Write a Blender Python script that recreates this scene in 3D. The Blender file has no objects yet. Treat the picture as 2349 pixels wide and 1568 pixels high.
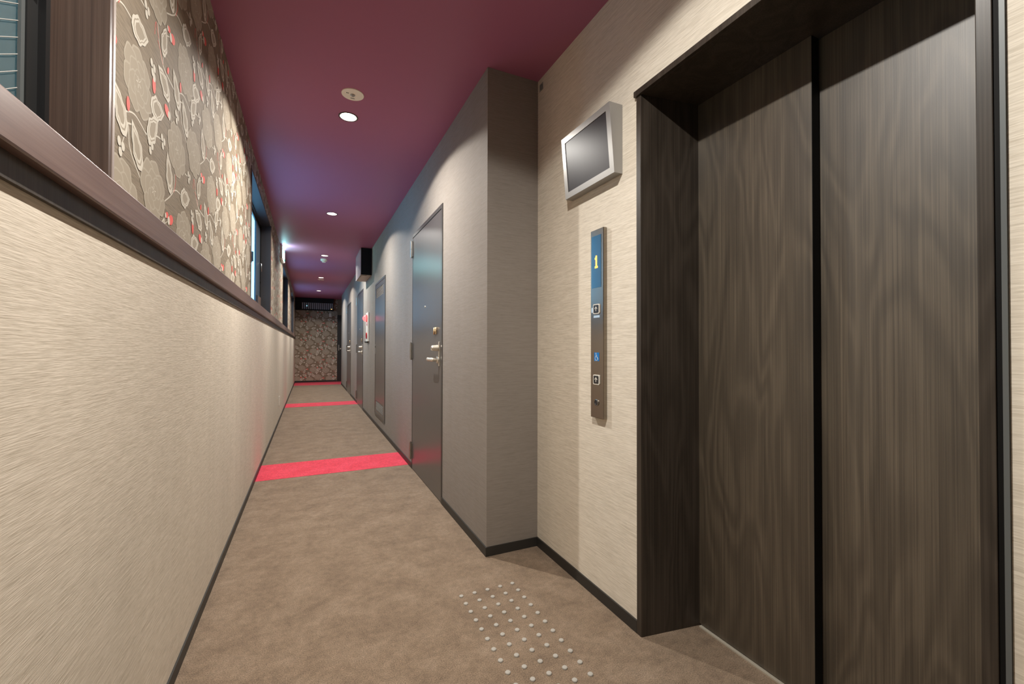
import bpy, math, random
from mathutils import Vector, Matrix
random.seed(7)
SC = bpy.context.scene
COL = SC.collection

# ------------------------------------------------------------------ camera
F_PX, YAW, PITCH, ROLL = 994.32, 0.43742, 0.011704, 0.0021136
CAM = Vector((0.3975, 0.0, 1.1))
fw = Vector((math.sin(YAW)*math.cos(PITCH), math.cos(YAW)*math.cos(PITCH), math.sin(PITCH)))
rt = Vector((math.cos(YAW), -math.sin(YAW), 0)); up = rt.cross(fw)
r2 = rt*math.cos(ROLL) + up*math.sin(ROLL); u2 = up*math.cos(ROLL) - rt*math.sin(ROLL)
cd = bpy.data.cameras.new('camera'); cd.sensor_width = 36; cd.lens = F_PX/2349*36
cd.clip_start = 0.02; cd.clip_end = 100
cam = bpy.data.objects.new('camera', cd); COL.objects.link(cam)
m = Matrix((r2, u2, -fw)).transposed().to_4x4(); m.translation = CAM
cam.matrix_world = m
SC.camera = cam

# ------------------------------------------------------------------ world, exposure
SKY_STRENGTH = 2.6
LAMP_POWER = 74.0
LAMP_COLOR = (1.0, 0.955, 0.885)
w = bpy.data.worlds.new('sky'); SC.world = w; w.use_nodes = True
bg = w.node_tree.nodes['Background']
bg.inputs[0].default_value = (0.17, 0.47, 0.80, 1); bg.inputs[1].default_value = SKY_STRENGTH
SC.view_settings.view_transform = 'Standard'; SC.view_settings.look = 'None'
SC.view_settings.gamma = 1; SC.view_settings.exposure = 1.5
SC.view_settings.use_curve_mapping = False

# ------------------------------------------------------------------ dimensions (metres)
W, W2, W3, W4 = 1.249, 1.553, 1.807, 1.848   # corridor wall, lift wall, front and rear lift panel
H, LE = 2.591, 14.75                          # ceiling, end wall
YC, YR = 2.133, 13.6                          # return corner, end of the right wall
BACK = -2.6
RAIL_B, RAIL_T, RAIL_D = 1.376, 1.446, 0.027
WIN_B, WIN_T = 1.450, 2.437
WINS = [(-0.53, 1.212), (3.70, 5.49), (7.91, 9.62), (11.56, 13.25)]
LAMPS_Y = [0.75, 2.984, 5.25, 7.723, 10.227, 12.652]
LAMP_X = 0.617

# ------------------------------------------------------------------ materials
def lin(c):
    c /= 255
    return c/12.92 if c <= 0.04045 else ((c+0.055)/1.055)**2.4
def S(r, g, b): return (lin(r), lin(g), lin(b), 1)
def mat(name, col, rough=0.6, metal=0.0, spec=0.5, emit=None, es=0.0):
    m = bpy.data.materials.new(name); m.use_nodes = True
    b = m.node_tree.nodes['Principled BSDF']
    b.inputs['Base Color'].default_value = col; b.inputs['Roughness'].default_value = rough
    b.inputs['Metallic'].default_value = metal; b.inputs['Specular IOR Level'].default_value = spec
    if emit:
        b.inputs['Emission Color'].default_value = emit; b.inputs['Emission Strength'].default_value = es
    return m
def nodes(m): return m.node_tree.nodes, m.node_tree.links, m.node_tree.nodes['Principled BSDF']
def noise(m, scale, vec=(1, 1, 1), detail=3, rough=0.55, dist=0.0):
    N, L, b = nodes(m)
    tc = N.new('ShaderNodeTexCoord'); mp = N.new('ShaderNodeMapping'); n = N.new('ShaderNodeTexNoise')
    mp.inputs['Scale'].default_value = vec
    n.inputs['Scale'].default_value = scale; n.inputs['Detail'].default_value = detail
    n.inputs['Roughness'].default_value = rough; n.inputs['Distortion'].default_value = dist
    L.new(tc.outputs['Object'], mp.inputs['Vector']); L.new(mp.outputs[0], n.inputs['Vector'])
    return n
def ramp(m, src, stops):
    N, L, b = nodes(m); r = N.new('ShaderNodeValToRGB')
    e = r.color_ramp.elements
    while len(e) < len(stops): e.new(0.5)
    for k, (p, c) in enumerate(stops): e[k].position = p; e[k].color = c
    L.new(src, r.inputs[0]); return r
def mixc(m, a, b_, fac, mode='MIX'):
    N, L, b = nodes(m); x = N.new('ShaderNodeMix'); x.data_type = 'RGBA'; x.blend_type = mode
    if isinstance(fac, (int, float)): x.inputs[0].default_value = fac
    else: L.new(fac, x.inputs[0])
    for s, i in ((a, 6), (b_, 7)):
        if isinstance(s, tuple): x.inputs[i].default_value = s
        else: L.new(s, x.inputs[i])
    return x.outputs[2]
def bump(m, src, strength, dist):
    N, L, b = nodes(m); bp = N.new('ShaderNodeBump')
    bp.inputs['Strength'].default_value = strength; bp.inputs['Distance'].default_value = dist
    L.new(src, bp.inputs['Height']); L.new(bp.outputs[0], b.inputs['Normal'])

def textile(name, lo, hi, k=1.0):
    """woven wall covering: fine horizontal threads"""
    m = mat(name, hi, 0.75, spec=0.25)
    a = noise(m, 1, (7, 7, 210), 3, 0.6); c = noise(m, 1, (26, 26, 520), 2); d = noise(m, 1.6, (1, 1, 0.5), 3)
    N, L, b = nodes(m)
    s = N.new('ShaderNodeMath'); s.operation = 'ADD'; L.new(a.outputs[0], s.inputs[0]); L.new(c.outputs[0], s.inputs[1])
    h = N.new('ShaderNodeMath'); h.operation = 'MULTIPLY'; h.inputs[1].default_value = 0.5; L.new(s.outputs[0], h.inputs[0])
    r = ramp(m, h.outputs[0], [(0.36, lo), (0.6, hi)])
    dd = ramp(m, d.outputs[0], [(0.3, (0.9, 0.9, 0.9, 1)), (0.7, (1, 1, 1, 1))])
    L.new(mixc(m, r.outputs[0], dd.outputs[0], 1.0, 'MULTIPLY'), b.inputs['Base Color'])
    rp = noise(m, 1, (3.2, 3.2, 0.12), 2)
    b1 = N.new('ShaderNodeBump'); b1.inputs['Strength'].default_value = 0.5; b1.inputs['Distance'].default_value = 0.03; L.new(rp.outputs[0], b1.inputs['Height'])
    b2 = N.new('ShaderNodeBump'); b2.inputs['Strength'].default_value = 0.35*k; b2.inputs['Distance'].default_value = 0.0025
    L.new(h.outputs[0], b2.inputs['Height']); L.new(b1.outputs[0], b2.inputs['Normal']); L.new(b2.outputs[0], b.inputs['Normal'])
    return m
M = {}
M['cream'] = textile('cream_textile', S(196, 184, 166), S(226, 214, 197))
M['cream2'] = textile('pale_cream_textile', S(208, 198, 181), S(236, 227, 211), 0.5)
M['taupe'] = textile('taupe_textile', S(136, 128, 120), S(148, 140, 132), 0.2)
M['paper'] = textile('brown_wallpaper', S(112, 99, 82), S(146, 131, 111), 0.8)
M['rose'] = mat('wallpaper_rose_ink', S(160, 148, 130), 0.75, spec=0.2)
M['rose_line'] = mat('wallpaper_rose_line_ink', S(172, 161, 144), 0.75, spec=0.2)
M['white_ink'] = mat('wallpaper_white_ink', S(208, 200, 185), 0.7, spec=0.2)
M['red_ink'] = mat('wallpaper_coral_ink', S(233, 104, 96), 0.7, spec=0.2)

def carpet(name, a, b_, c):
    m = mat(name, a, 0.95, spec=0.1)
    n1 = noise(m, 6.5, (1, 1, 1), 8, 0.68, 0.0); n2 = noise(m, 260, (1, 1, 1), 2); n3 = noise(m, 38, (1, 1, 1), 3)
    N, L, bs = nodes(m)
    r1 = ramp(m, n1.outputs[0], [(0.33, a), (0.5, b_), (0.68, c)])
    r2_ = ramp(m, n2.outputs[0], [(0.3, (0.55, 0.55, 0.55, 1)), (0.7, (1.25, 1.25, 1.25, 1))])
    r3 = ramp(m, n3.outputs[0], [(0.3, (0.85, 0.85, 0.85, 1)), (0.7, (1.1, 1.1, 1.1, 1))])
    o = mixc(m, r1.outputs[0], r2_.outputs[0], 1.0, 'MULTIPLY')
    L.new(mixc(m, o, r3.outputs[0], 1.0, 'MULTIPLY'), bs.inputs['Base Color'])
    bump(m, n2.outputs[0], 0.5, 0.004)
    bs.inputs['Sheen Weight'].default_value = 0.15
    return m
M['carpet'] = carpet('taupe_carpet', S(121, 103, 86), S(135, 116, 97), S(147, 128, 109))
M['carpet_red'] = carpet('coral_carpet', S(214, 58, 78), S(227, 67, 88), S(236, 78, 100))

def wood(name, dark, mid, light, rough=0.42, ax='z', k=1.0, spec=0.4):
    m = mat(name, mid, rough, spec=spec)
    N, L, b = nodes(m)
    lo, hi = 0.55, 9.0
    sc = {'z': (hi, hi, lo), 'y': (hi, lo, hi)}[ax]
    warp = noise(m, 1.0, tuple(v*0.6 if v == hi else 0.95 for v in sc), 2, 0.5, 0.4)
    # growth rings: level sets of the stretched warp noise give cathedral figures
    mu = N.new('ShaderNodeMath'); mu.operation = 'MULTIPLY'; mu.inputs[1].default_value = 62*k
    L.new(warp.outputs[0], mu.inputs[0])
    sn = N.new('ShaderNodeMath'); sn.operation = 'SINE'; L.new(mu.outputs[0], sn.inputs[0])
    half = N.new('ShaderNodeMath'); half.operation = 'MULTIPLY_ADD'
    half.inputs[1].default_value = 0.5; half.inputs[2].default_value = 0.5; L.new(sn.outputs[0], half.inputs[0])
    fine = noise(m, 1.0, tuple(v*(28 if v == hi else 2.0) for v in sc), 5, 0.7)
    broad = noise(m, 1.0, tuple(v*(0.8 if v == hi else 0.5) for v in sc), 2)
    a1 = N.new('ShaderNodeMath'); a1.operation = 'MULTIPLY_ADD'; a1.inputs[1].default_value = 0.13
    L.new(half.outputs[0], a1.inputs[0])
    a2 = N.new('ShaderNodeMath'); a2.operation = 'MULTIPLY_ADD'; a2.inputs[1].default_value = 0.9
    L.new(fine.outputs[0], a2.inputs[0]); L.new(a1.outputs[0], a2.inputs[2])
    a3 = N.new('ShaderNodeMath'); a3.operation = 'MULTIPLY'; a3.inputs[1].default_value = 0.2
    L.new(broad.outputs[0], a3.inputs[0]); L.new(a3.outputs[0], a1.inputs[2])
    r = ramp(m, a2.outputs[0], [(0.44, dark), (0.61, mid), (0.83, light)])
    L.new(r.outputs[0], b.inputs['Base Color'])
    bump(m, fine.outputs[0], 0.12, 0.001)
    return m
M['lift_wood'] = wood('grey_brown_oak', S(54, 46, 36), S(71, 62, 50), S(98, 87, 72), 0.46, spec=1.0)
M['casing_wood'] = wood('dark_oak_casing', S(46, 40, 34), S(58, 51, 44), S(74, 66, 58), 0.4)
M['rail_wood'] = wood('walnut_rail', S(92, 67, 59), S(104, 79, 70), S(116, 91, 81), 0.38, 'y', 0.5, spec=0.9)
M['jamb_wood'] = wood('walnut_jamb', S(70, 55, 48), S(84, 67, 58), S(98, 80, 70), 0.42, 'z', 0.5)

M['ceiling'] = mat('burgundy_ceiling_paint', S(164, 99, 126), 0.5, spec=0.35)
n_ = noise(M['ceiling'], 400, detail=2); bump(M['ceiling'], n_.outputs[0], 0.06, 0.001)
M['base'] = mat('black_baseboard', S(44, 42, 39), 0.5)
M['leaf'] = mat('charcoal_door_paint', S(82, 79, 77), 0.3, spec=0.6)
M['dframe'] = mat('dark_grey_door_frame', S(70, 67, 64), 0.35, spec=0.5)
M['gap'] = mat('black_gap', S(14, 14, 14), 0.7, spec=0.2)
M['black'] = mat('black_metal', S(24, 24, 25), 0.45)
M['alu'] = mat('dark_bronze_aluminium', S(46, 46, 46), 0.35, 0.4)
M['lining'] = mat('dark_window_lining', S(50, 49, 52), 0.5)
M['vent'] = mat('dark_blue_grey_panel', S(52, 62, 72), 0.35)
M['steel'] = mat('brushed_steel', S(168, 166, 162), 0.32, 1.0)
M['panel_steel'] = mat('hairline_steel', S(150, 142, 132), 0.24, 1.0)
M['nickel'] = mat('satin_nickel', S(222, 214, 200), 0.38, 0.7)
M['brass'] = mat('polished_brass', S(240, 206, 156), 0.25, 0.7)
M['silver'] = mat('silver_plastic', S(160, 158, 155), 0.34, 0.35)
M['screen'] = mat('black_glass_screen', S(46, 42, 45), 0.33, spec=0.22)
M['display'] = mat('display_glass_blue_reflection', S(44, 92, 128), 0.15, spec=0.8)  # blue reflection of the window opposite is put into the base colour
M['digit'] = mat('amber_lit_digit', S(255, 170, 60), 0.5, emit=S(255, 160, 50), es=2.2)
M['white'] = mat('white_plastic', S(226, 222, 212), 0.4)
M['ivory'] = mat('ivory_plastic', S(242, 233, 216), 0.45)
M['button'] = mat('black_button', S(40, 40, 42), 0.35)
M['blue'] = mat('blue_sticker', S(0, 118, 196), 0.45)
M['braille'] = mat('pale_blue_label', S(188, 214, 236), 0.4)
M['stud'] = mat('grey_rubber_stud', S(168, 164, 156), 0.5)
M['grey'] = mat('grey_metal_trim', S(98, 102, 102), 0.45, 0.2)
M['sill'] = mat('pale_sill_metal', S(196, 188, 172), 0.4, 0.3)
M['edge'] = mat('pale_edge_bead', S(158, 144, 136), 0.45)
M['red'] = mat('red_plastic', S(176, 30, 36), 0.3)
M['red_lamp'] = mat('lit_red_lamp', S(230, 30, 30), 0.3, emit=(1.0, 0.04, 0.04, 1), es=3.2)
M['lamp'] = mat('lamp_lens', S(255, 246, 230), 0.4, emit=(1.0, 0.93, 0.82, 1), es=9.0)
M['exit'] = mat('lit_exit_face', S(230, 255, 250), 0.4, emit=(0.42, 0.90, 1.0, 1), es=15.0)
M['exit_green'] = mat('lit_exit_green', S(20, 160, 110), 0.4, emit=(0.02, 0.55, 0.32, 1), es=4.0)
M['led_blue'] = mat('blue_led', S(80, 200, 255), 0.4, emit=(0.2, 0.7, 1, 1), es=4.0)
M['led_amber'] = mat('amber_led', S(255, 170, 60), 0.4, emit=(1, 0.5, 0.1, 1), es=4.0)
M['ac_white'] = mat('glossy_grey_casing', S(150, 144, 146), 0.16, spec=0.6)
M['ac_dark'] = mat('dark_side_casing', S(22, 24, 25), 0.6, spec=0.2)
M['ac_under'] = mat('beige_underside', S(170, 158, 140), 0.5)
M['mesh'] = mat('pale_wire_mesh', S(186, 182, 176), 0.4, 0.3)
M['slat'] = mat('pale_grey_slat', S(165, 165, 172), 0.5)
M['sky_blocker'] = mat('grey_green_render', S(120, 126, 112), 0.9, spec=0.1)
n_ = noise(M['sky_blocker'], 3, detail=5); N_, L_, B_ = nodes(M['sky_blocker'])
L_.new(ramp(M['sky_blocker'], n_.outputs[0], [(0.3, S(96, 102, 90)), (0.7, S(136, 140, 126))]).outputs[0], B_.inputs['Base Color'])

def glass():
    """frosted pane: passes daylight diffusely, faint gloss"""
    m = bpy.data.materials.new('frosted_window_glass'); m.use_nodes = True
    N, L = m.node_tree.nodes, m.node_tree.links; N.clear()
    o = N.new('ShaderNodeOutputMaterial'); t = N.new('ShaderNodeBsdfTranslucent'); g = N.new('ShaderNodeBsdfGlossy')
    t.inputs[0].default_value = (0.86, 0.92, 0.92, 1); g.inputs['Roughness'].default_value = 0.12
    d = N.new('ShaderNodeBsdfDiffuse'); d.inputs[0].default_value = (0.5, 0.56, 0.54, 1)
    y = N.new('ShaderNodeMixShader'); y.inputs[0].default_value = 0.12; L.new(t.outputs[0], y.inputs[1]); L.new(d.outputs[0], y.inputs[2])
    x = N.new('ShaderNodeMixShader'); x.inputs[0].default_value = 0.08; L.new(y.outputs[0], x.inputs[1]); L.new(g.outputs[0], x.inputs[2])
    L.new(x.outputs[0], o.inputs[0]); return m
M['glass'] = glass()

# ------------------------------------------------------------------ mesh builder
class MB:
    def __init__(s): s.v = []; s.f = []; s.sm = []
    def add(s, vs, fs, smooth=False):
        n = len(s.v); s.v += [tuple(v) for v in vs]; s.f += [tuple(i+n for i in f) for f in fs]; s.sm += [smooth]*len(fs); return s
    def box(s, x0, x1, y0, y1, z0, z1):
        vs = [(x, y, z) for z in (z0, z1) for y in (y0, y1) for x in (x0, x1)]
        return s.add(vs, [(0, 2, 3, 1), (4, 5, 7, 6), (0, 1, 5, 4), (2, 6, 7, 3), (0, 4, 6, 2), (1, 3, 7, 5)])
    def hexa(s, vs):   # 4 bottom (ccw from above), 4 top
        return s.add(vs, [(3, 2, 1, 0), (4, 5, 6, 7), (0, 1, 5, 4), (1, 2, 6, 5), (2, 3, 7, 6), (3, 0, 4, 7)])
    def lathe(s, prof, c=(0, 0, 0), axis='z', n=24, smooth=True):
        """prof: list of (radius, height); closed at ends when radius is 0"""
        vs = []; fs = []
        for r, h in prof:
            for k in range(n):
                a = 2*math.pi*k/n; p = (r*math.cos(a), r*math.sin(a), h)
                if axis == 'x': p = (p[2], p[0], p[1])
                elif axis == '-x': p = (-p[2], p[1], p[0])
                elif axis == 'y': p = (p[1], p[2], p[0])
                elif axis == '-z': p = (p[1], p[0], -p[2])
                vs.append((p[0]+c[0], p[1]+c[1], p[2]+c[2]))
        for i in range(len(prof)-1):
            for k in range(n):
                k2 = (k+1) % n; fs.append((2*i*n+k, 2*i*n+k2, (2*i+1)*n+k2, (2*i+1)*n+k))
        dup = []                                   # every profile segment owns its rings: crisp edges, smooth around
        for i in range(len(prof)-1): dup += vs[i*n:(i+1)*n]+vs[(i+1)*n:(i+2)*n]
        return s.add(dup, fs, smooth)
    def tube(s, pts, r, n=8, smooth=True, flat=1.0):
        pts = [Vector(p) for p in pts]; vs = []; fs = []
        rs = r if isinstance(r, (list, tuple)) else [r]*len(pts)
        for i, p in enumerate(pts):
            t = (pts[min(i+1, len(pts)-1)] - pts[max(i-1, 0)]).normalized()
            a = Vector((0, 0, 1)) if abs(t.z) < 0.9 else Vector((1, 0, 0))
            u = t.cross(a).normalized(); v = u.cross(t)
            for k in range(n):
                g = 2*math.pi*k/n; vs.append(p + u*math.cos(g)*rs[i]*flat + v*math.sin(g)*rs[i])
        for i in range(len(pts)-1):
            for k in range(n): fs.append((i*n+k, i*n+(k+1) % n, (i+1)*n+(k+1) % n, (i+1)*n+k))
        fs.append(tuple(range(n-1, -1, -1))); fs.append(tuple((len(pts)-1)*n+k for k in range(n)))
        return s.add(vs, fs, smooth)
    def mesh(s, name, off=(0, 0, 0)):
        me = bpy.data.meshes.new(name)
        me.from_pydata([(v[0]-off[0], v[1]-off[1], v[2]-off[2]) for v in s.v], [], s.f)
        me.polygons.foreach_set('use_smooth', s.sm); me.update(); return me
OFF = {}
def thing(name, label=None, cat=None, loc=(0, 0, 0), group=None, kind=None):
    o = bpy.data.objects.new(name, None); COL.objects.link(o); o.location = loc; o.empty_display_size = 0.05
    OFF[o] = tuple(loc)
    tag(o, label, cat, group, kind); return o
def tag(o, label=None, cat=None, group=None, kind=None):
    for k, v in (('label', label), ('category', cat), ('group', group), ('kind', kind)):
        if v: o[k] = v
    return o
def part(name, mb, m, parent=None, label=None, bev=0.0, kind=None):
    """mb in world metres; parts stay at the origin of their thing"""
    off = OFF.get(parent, (0, 0, 0))
    me = mb.mesh(name, off); me.materials.append(M[m])
    o = bpy.data.objects.new(name, me); COL.objects.link(o); o.parent = parent; OFF[o] = off
    if label: o['label'] = label
    if kind: o['kind'] = kind
    if bev:
        b = o.modifiers.new('bevel', 'BEVEL'); b.width = bev; b.segments = 2; b.limit_method = 'ANGLE'
    return o
def solo(name, mb, m, label, cat, loc, group=None, bev=0.0, kind=None):
    me = mb.mesh(name, loc); me.materials.append(M[m])
    o = bpy.data.objects.new(name, me); COL.objects.link(o); o.location = loc; OFF[o] = tuple(loc)
    if bev:
        b = o.modifiers.new('bevel', 'BEVEL'); b.width = bev; b.segments = 2; b.limit_method = 'ANGLE'
    return tag(o, label, cat, group, kind)
def struct(name, mb, m, label=None, cat=None, bev=0.0):
    return tag(part(name, mb, m, None, bev=bev), label, cat, kind='structure')
def copy_tree(o, parent=None):
    c = o.copy(); COL.objects.link(c); c.parent = parent; OFF[c] = OFF.get(o, (0, 0, 0))
    for ch in list(o.children): copy_tree(ch, c)
    return c

# ------------------------------------------------------------------ room shell
floor = struct('floor', MB().box(-0.25, 2.2, BACK-0.1, LE+0.15, -0.12, 0), 'carpet', 'brown mottled carpet floor of the long hotel corridor', 'floor')
for (a, b) in ((4.093, 4.614), (8.80, 9.36), (13.66, 14.72)):
    part('carpet_stripe', MB().box(0.002, W-0.002 if a < 13 else 2.1, a, b, 0, 0.0015), 'carpet_red', floor, 'coral red carpet band across the floor')

# ceiling with round openings for the downlights
mb = MB(); HR = 0.055; q = 0.09
ys = [BACK-0.1]
x0, x1, zc = -0.25, 2.2, H
for y in LAMPS_Y:
    mb.add([(x0, ys[-1], zc), (x1, ys[-1], zc), (x1, y-q, zc), (x0, y-q, zc)], [(3, 2, 1, 0)])
    mb.add([(x0, y-q, zc), (LAMP_X-q, y-q, zc), (LAMP_X-q, y+q, zc), (x0, y+q, zc)], [(3, 2, 1, 0)])
    mb.add([(LAMP_X+q, y-q, zc), (x1, y-q, zc), (x1, y+q, zc), (LAMP_X+q, y+q, zc)], [(3, 2, 1, 0)])
    n = 32; vs = []
    for k in range(n):
        a = 2*math.pi*k/n; c_, s_ = math.cos(a), math.sin(a); t = q/max(abs(c_), abs(s_))
        vs += [(LAMP_X+c_*HR, y+s_*HR, zc), (LAMP_X+c_*t, y+s_*t, zc)]
    mb.add(vs, [(2*k, 2*((k+1) % n), 2*((k+1) % n)+1, 2*k+1) for k in range(n)])
    ys.append(y+q)
mb.add([(x0, ys[-1], zc), (x1, ys[-1], zc), (x1, LE+0.15, zc), (x0, LE+0.15, zc)], [(3, 2, 1, 0)])
mb.box(x0, x1, BACK-0.1, LE+0.15, H+0.12, H+0.2)
ceiling = struct('ceiling', mb, 'ceiling', 'burgundy painted corridor ceiling', 'ceiling')

wl = MB().box(-0.2, 0, BACK, LE, 0, RAIL_B+0.03)
wall_left = struct('wall_left', wl, 'cream', 'cream textile covered lower left wall', 'wall')
up_ = MB(); ya = BACK
piers = []
for (a, b) in WINS: piers.append((ya, a)); ya = b
piers.append((ya, LE))
for (a, b) in piers: up_.box(-0.2, 0, a, b, RAIL_B+0.03, WIN_T)
up_.box(-0.2, 0, BACK, LE, WIN_T, H)
for (a, b) in WINS: up_.box(-0.2, -0.001, a, b, RAIL_B+0.03, WIN_B-0.002)
wall_left_up = struct('wall_left_upper', up_, 'paper', 'upper left wall in brown floral wallpaper with windows', 'wall')
struct('trim_2', MB().box(0.0005, 0.008, BACK, LE, 1.336, RAIL_B), 'casing_wood', 'dark brown fascia board below the ledge rail', 'trim')
rail = struct('trim_1', MB().box(0.0005, RAIL_D, BACK, LE, RAIL_B, RAIL_T), 'rail_wood', 'dark walnut ledge rail along the left wall', 'rail', bev=0.003)

struct('wall_right', MB().box(W, 2.15, YC, YR, 0, H), 'taupe', 'taupe textile covered right corridor wall', 'wall')
ew = MB()
JO_F, JO_N = 1.318, 0.347      # outer edges of the lift casing
struct('wall_elevator', MB().box(W2, 2.1, JO_F, YC+0.0, 0, H), 'cream2', 'pale cream textile wall carrying the monitor and call panel', 'wall')
struct('wall_elevator_lintel', MB().box(W2, 2.1, JO_N-0.016, JO_F, 2.096, H), 'cream2', 'pale cream textile wall strip above the elevator header', 'wall')
struct('wall_elevator_near', MB().box(W2, 2.1, BACK, JO_N-0.016, 0, H), 'cream2', 'pale cream textile wall at the right edge past the elevator', 'wall')
struct('wall_end', MB().box(-0.2, 2.2, LE, LE+0.15, 0, H), 'paper', 'far end wall in brown floral wallpaper', 'wall')
struct('wall_back', MB().box(-0.2, 2.1, BACK-0.1, BACK, 0, H), 'cream', 'cream wall behind the camera', 'wall')
struct('wall_recess', MB().box(2.1, 2.2, YR, LE, 0, H), 'taupe', 'taupe wall of the recess at the corridor end', 'wall')

bl = MB().box(0, 0.006, BACK, LE-0.02, 0, 0.045)
struct('baseboard_left', bl, 'base', 'thin black baseboard of the left wall', 'baseboard')
DOORS = [(2.972, 3.952), (7.95, 8.99), (10.42, 11.46)]
br = MB(); ya = YC
for (a, b) in DOORS: br.box(W-0.007, W, ya, a, 0, 0.048); ya = b
br.box(W-0.007, W, ya, YR, 0, 0.048); br.box(W-0.007, W2-0.007, YC-0.007, YC, 0, 0.048)
struct('baseboard_right', br, 'base', 'thin black baseboard of the right wall', 'baseboard')
struct('baseboard_elevator', MB().box(W2-0.007, W2, JO_F, YC, 0, 0.048).box(W2-0.007, W2, BACK, JO_N-0.016, 0, 0.048), 'base', 'thin black baseboard of the elevator wall', 'baseboard')
struct('baseboard_end', MB().box(0.0, 1.19, LE-0.012, LE, 0, 0.055), 'base', 'black baseboard below the far wallpaper', 'baseboard')

# wall added outside the nearest window, tall and close to block sky light
struct('wall_sky_blocker', MB().box(-1.1, -0.72, -5.0, 3.1, -0.5, 7.5), 'sky_blocker', 'added grey green wall outside, blocking sky light to the nearest window', 'wall')

# ------------------------------------------------------------------ floral wallpaper print (flat ink shapes on the paper)
def leaf_pts(n, k=1.0, wob=0.0):
    """leaf of unit length along +u, base at 0"""
    up_s, dn = [], []
    for i in range(n+1):
        t = i/n; h = 0.27*k*(math.sin(math.pi*t**0.8))**0.8*(1-0.25*t)
        s = 1+wob*math.sin(t*19)
        up_s.append((t, h*s)); dn.append((t, -h*s))
    return up_s, dn
def build_unit():
    """shapes of one repeat: (ink, layer, polygon); metres, v up"""
    out = []
    K = 1/969.0
    def P(x, y): return (x*K, -y*K)
    EL = [0]
    def nxt(): EL[0] += 1; return EL[0]
    def rose(cx, cy, seed):
        rnd = random.Random(seed); c = P(cx, cy); rx, ry = 0.104, 0.084; ph = rnd.random()*6
        def petal(a, dist, ra, rb, wv):
            px, py = c[0]+rx*dist*math.cos(a), c[1]+ry*dist*math.sin(a); n = 26; o, q = [], []
            ca, sa = math.cos(a), math.sin(a); p = rnd.random()*6
            for i in range(n):
                g = 2*math.pi*i/n; k = 1+wv*math.sin(5*g+p)
                for lst, f in ((o, 1.0), (q, 0.86)):
                    u, v = ra*k*f*math.cos(g), rb*k*f*math.sin(g)
                    lst.append((px+rx*(u*ca-v*sa), py+ry*(u*sa+v*ca)))
            e = nxt(); out.append(('rose', e, o)); e = nxt()
            for i in range(n):
                j = (i+1) % n; out.append(('rose_line', e, [o[i], o[j], q[j], q[i]]))
        for k in range(7): petal(ph+k*6.283/7+rnd.uniform(-.12, .12), 0.60, 0.42, 0.44, 0.06)
        for k in range(5): petal(ph+0.4+k*6.283/5, 0.34, 0.34, 0.36, 0.06)
        for k in range(3): petal(ph+0.9+k*6.283/3, 0.14, 0.22, 0.24, 0.05)
        e = nxt()
        for k in range(5):
            a = ph+k*1.25; q0 = (c[0]+rx*.04*math.cos(a), c[1]+ry*.04*math.sin(a)); q1 = (c[0]+rx*.17*math.cos(a), c[1]+ry*.17*math.sin(a))
            line([q0, q1], 0.0022, 'white_ink', nxt())
    def line(pts, wd, ink, lay):           # mitred ribbon
        L, Rr = [], []
        for i, p in enumerate(pts):
            q0, q1 = pts[max(i-1, 0)], pts[min(i+1, len(pts)-1)]; dx, dy = q1[0]-q0[0], q1[1]-q0[1]; d = math.hypot(dx, dy) or 1
            nx, ny = -dy/d*wd/2, dx/d*wd/2; L.append((p[0]+nx, p[1]+ny)); Rr.append((p[0]-nx, p[1]-ny))
        for i in range(len(pts)-1): out.append((ink, lay, [Rr[i], Rr[i+1], L[i+1], L[i]]))
    def curve(pts, wd, ink='white_ink', lay=0.5):
        pts = [P(*p) for p in pts]; res = []
        n = len(pts)
        for i in range(n-1):
            p0, p1, p2, p3 = pts[max(i-1, 0)], pts[i], pts[i+1], pts[min(i+2, n-1)]
            for s in range(7):
                t = s/7; res.append(tuple(0.5*((2*p1[k])+(-p0[k]+p2[k])*t+(2*p0[k]-5*p1[k]+4*p2[k]-p3[k])*t*t+(-p0[k]+3*p1[k]-3*p2[k]+p3[k])*t**3) for k in (0, 1)))
        res.append(pts[-1]); line(res, wd, ink, nxt())
    def leaf(cx, cy, ang, ln=122, k=1.08):
        c = P(cx, cy); L = ln*K; a = math.radians(ang); ca, sa = math.cos(a), math.sin(a)
        def T(p, s=1.0):
            u, v = (p[0]-0.5)*L*s, p[1]*L*s; return (c[0]+u*ca-v*sa, c[1]+u*sa+v*ca)
        U, D = leaf_pts(14, k, 0.10); e0 = nxt()
        for i in range(14): out.append(('rose', e0, [T(U[i]), T(U[i+1]), T(D[i+1]), T(D[i])]))
        for (e, q_) in ((1.0, 0.79), (0.70, 0.56)):
            e0 = nxt()
            for S_ in (U, D):
                pts_o = [T(p, e) for p in S_]; pts_i = [T(p, q_) for p in S_]
                for i in range(14): out.append(('white_ink', e0, [pts_o[i], pts_o[i+1], pts_i[i+1], pts_i[i]]))
    def bud(cx, cy, ang, ln=50, tip=True):
        c = P(cx, cy); L = ln*K; a = math.radians(ang); ca, sa = math.cos(a), math.sin(a); pts = []
        n = 14
        for i in range(n):
            g = 2*math.pi*i/n; u, v = L*0.5*math.cos(g), L*0.3*math.sin(g); pts.append((c[0]+u*ca-v*sa, c[1]+u*sa+v*ca))
        out.append(('red_ink', nxt(), pts))
        if tip:
            c2 = (c[0]-ca*L*0.45, c[1]-sa*L*0.45)
            pts = [(c2[0]+L*0.26*math.cos(2*math.pi*i/n), c2[1]+L*0.26*math.sin(2*math.pi*i/n)) for i in range(n)]
            out.append(('white_ink', nxt(), pts))
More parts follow.
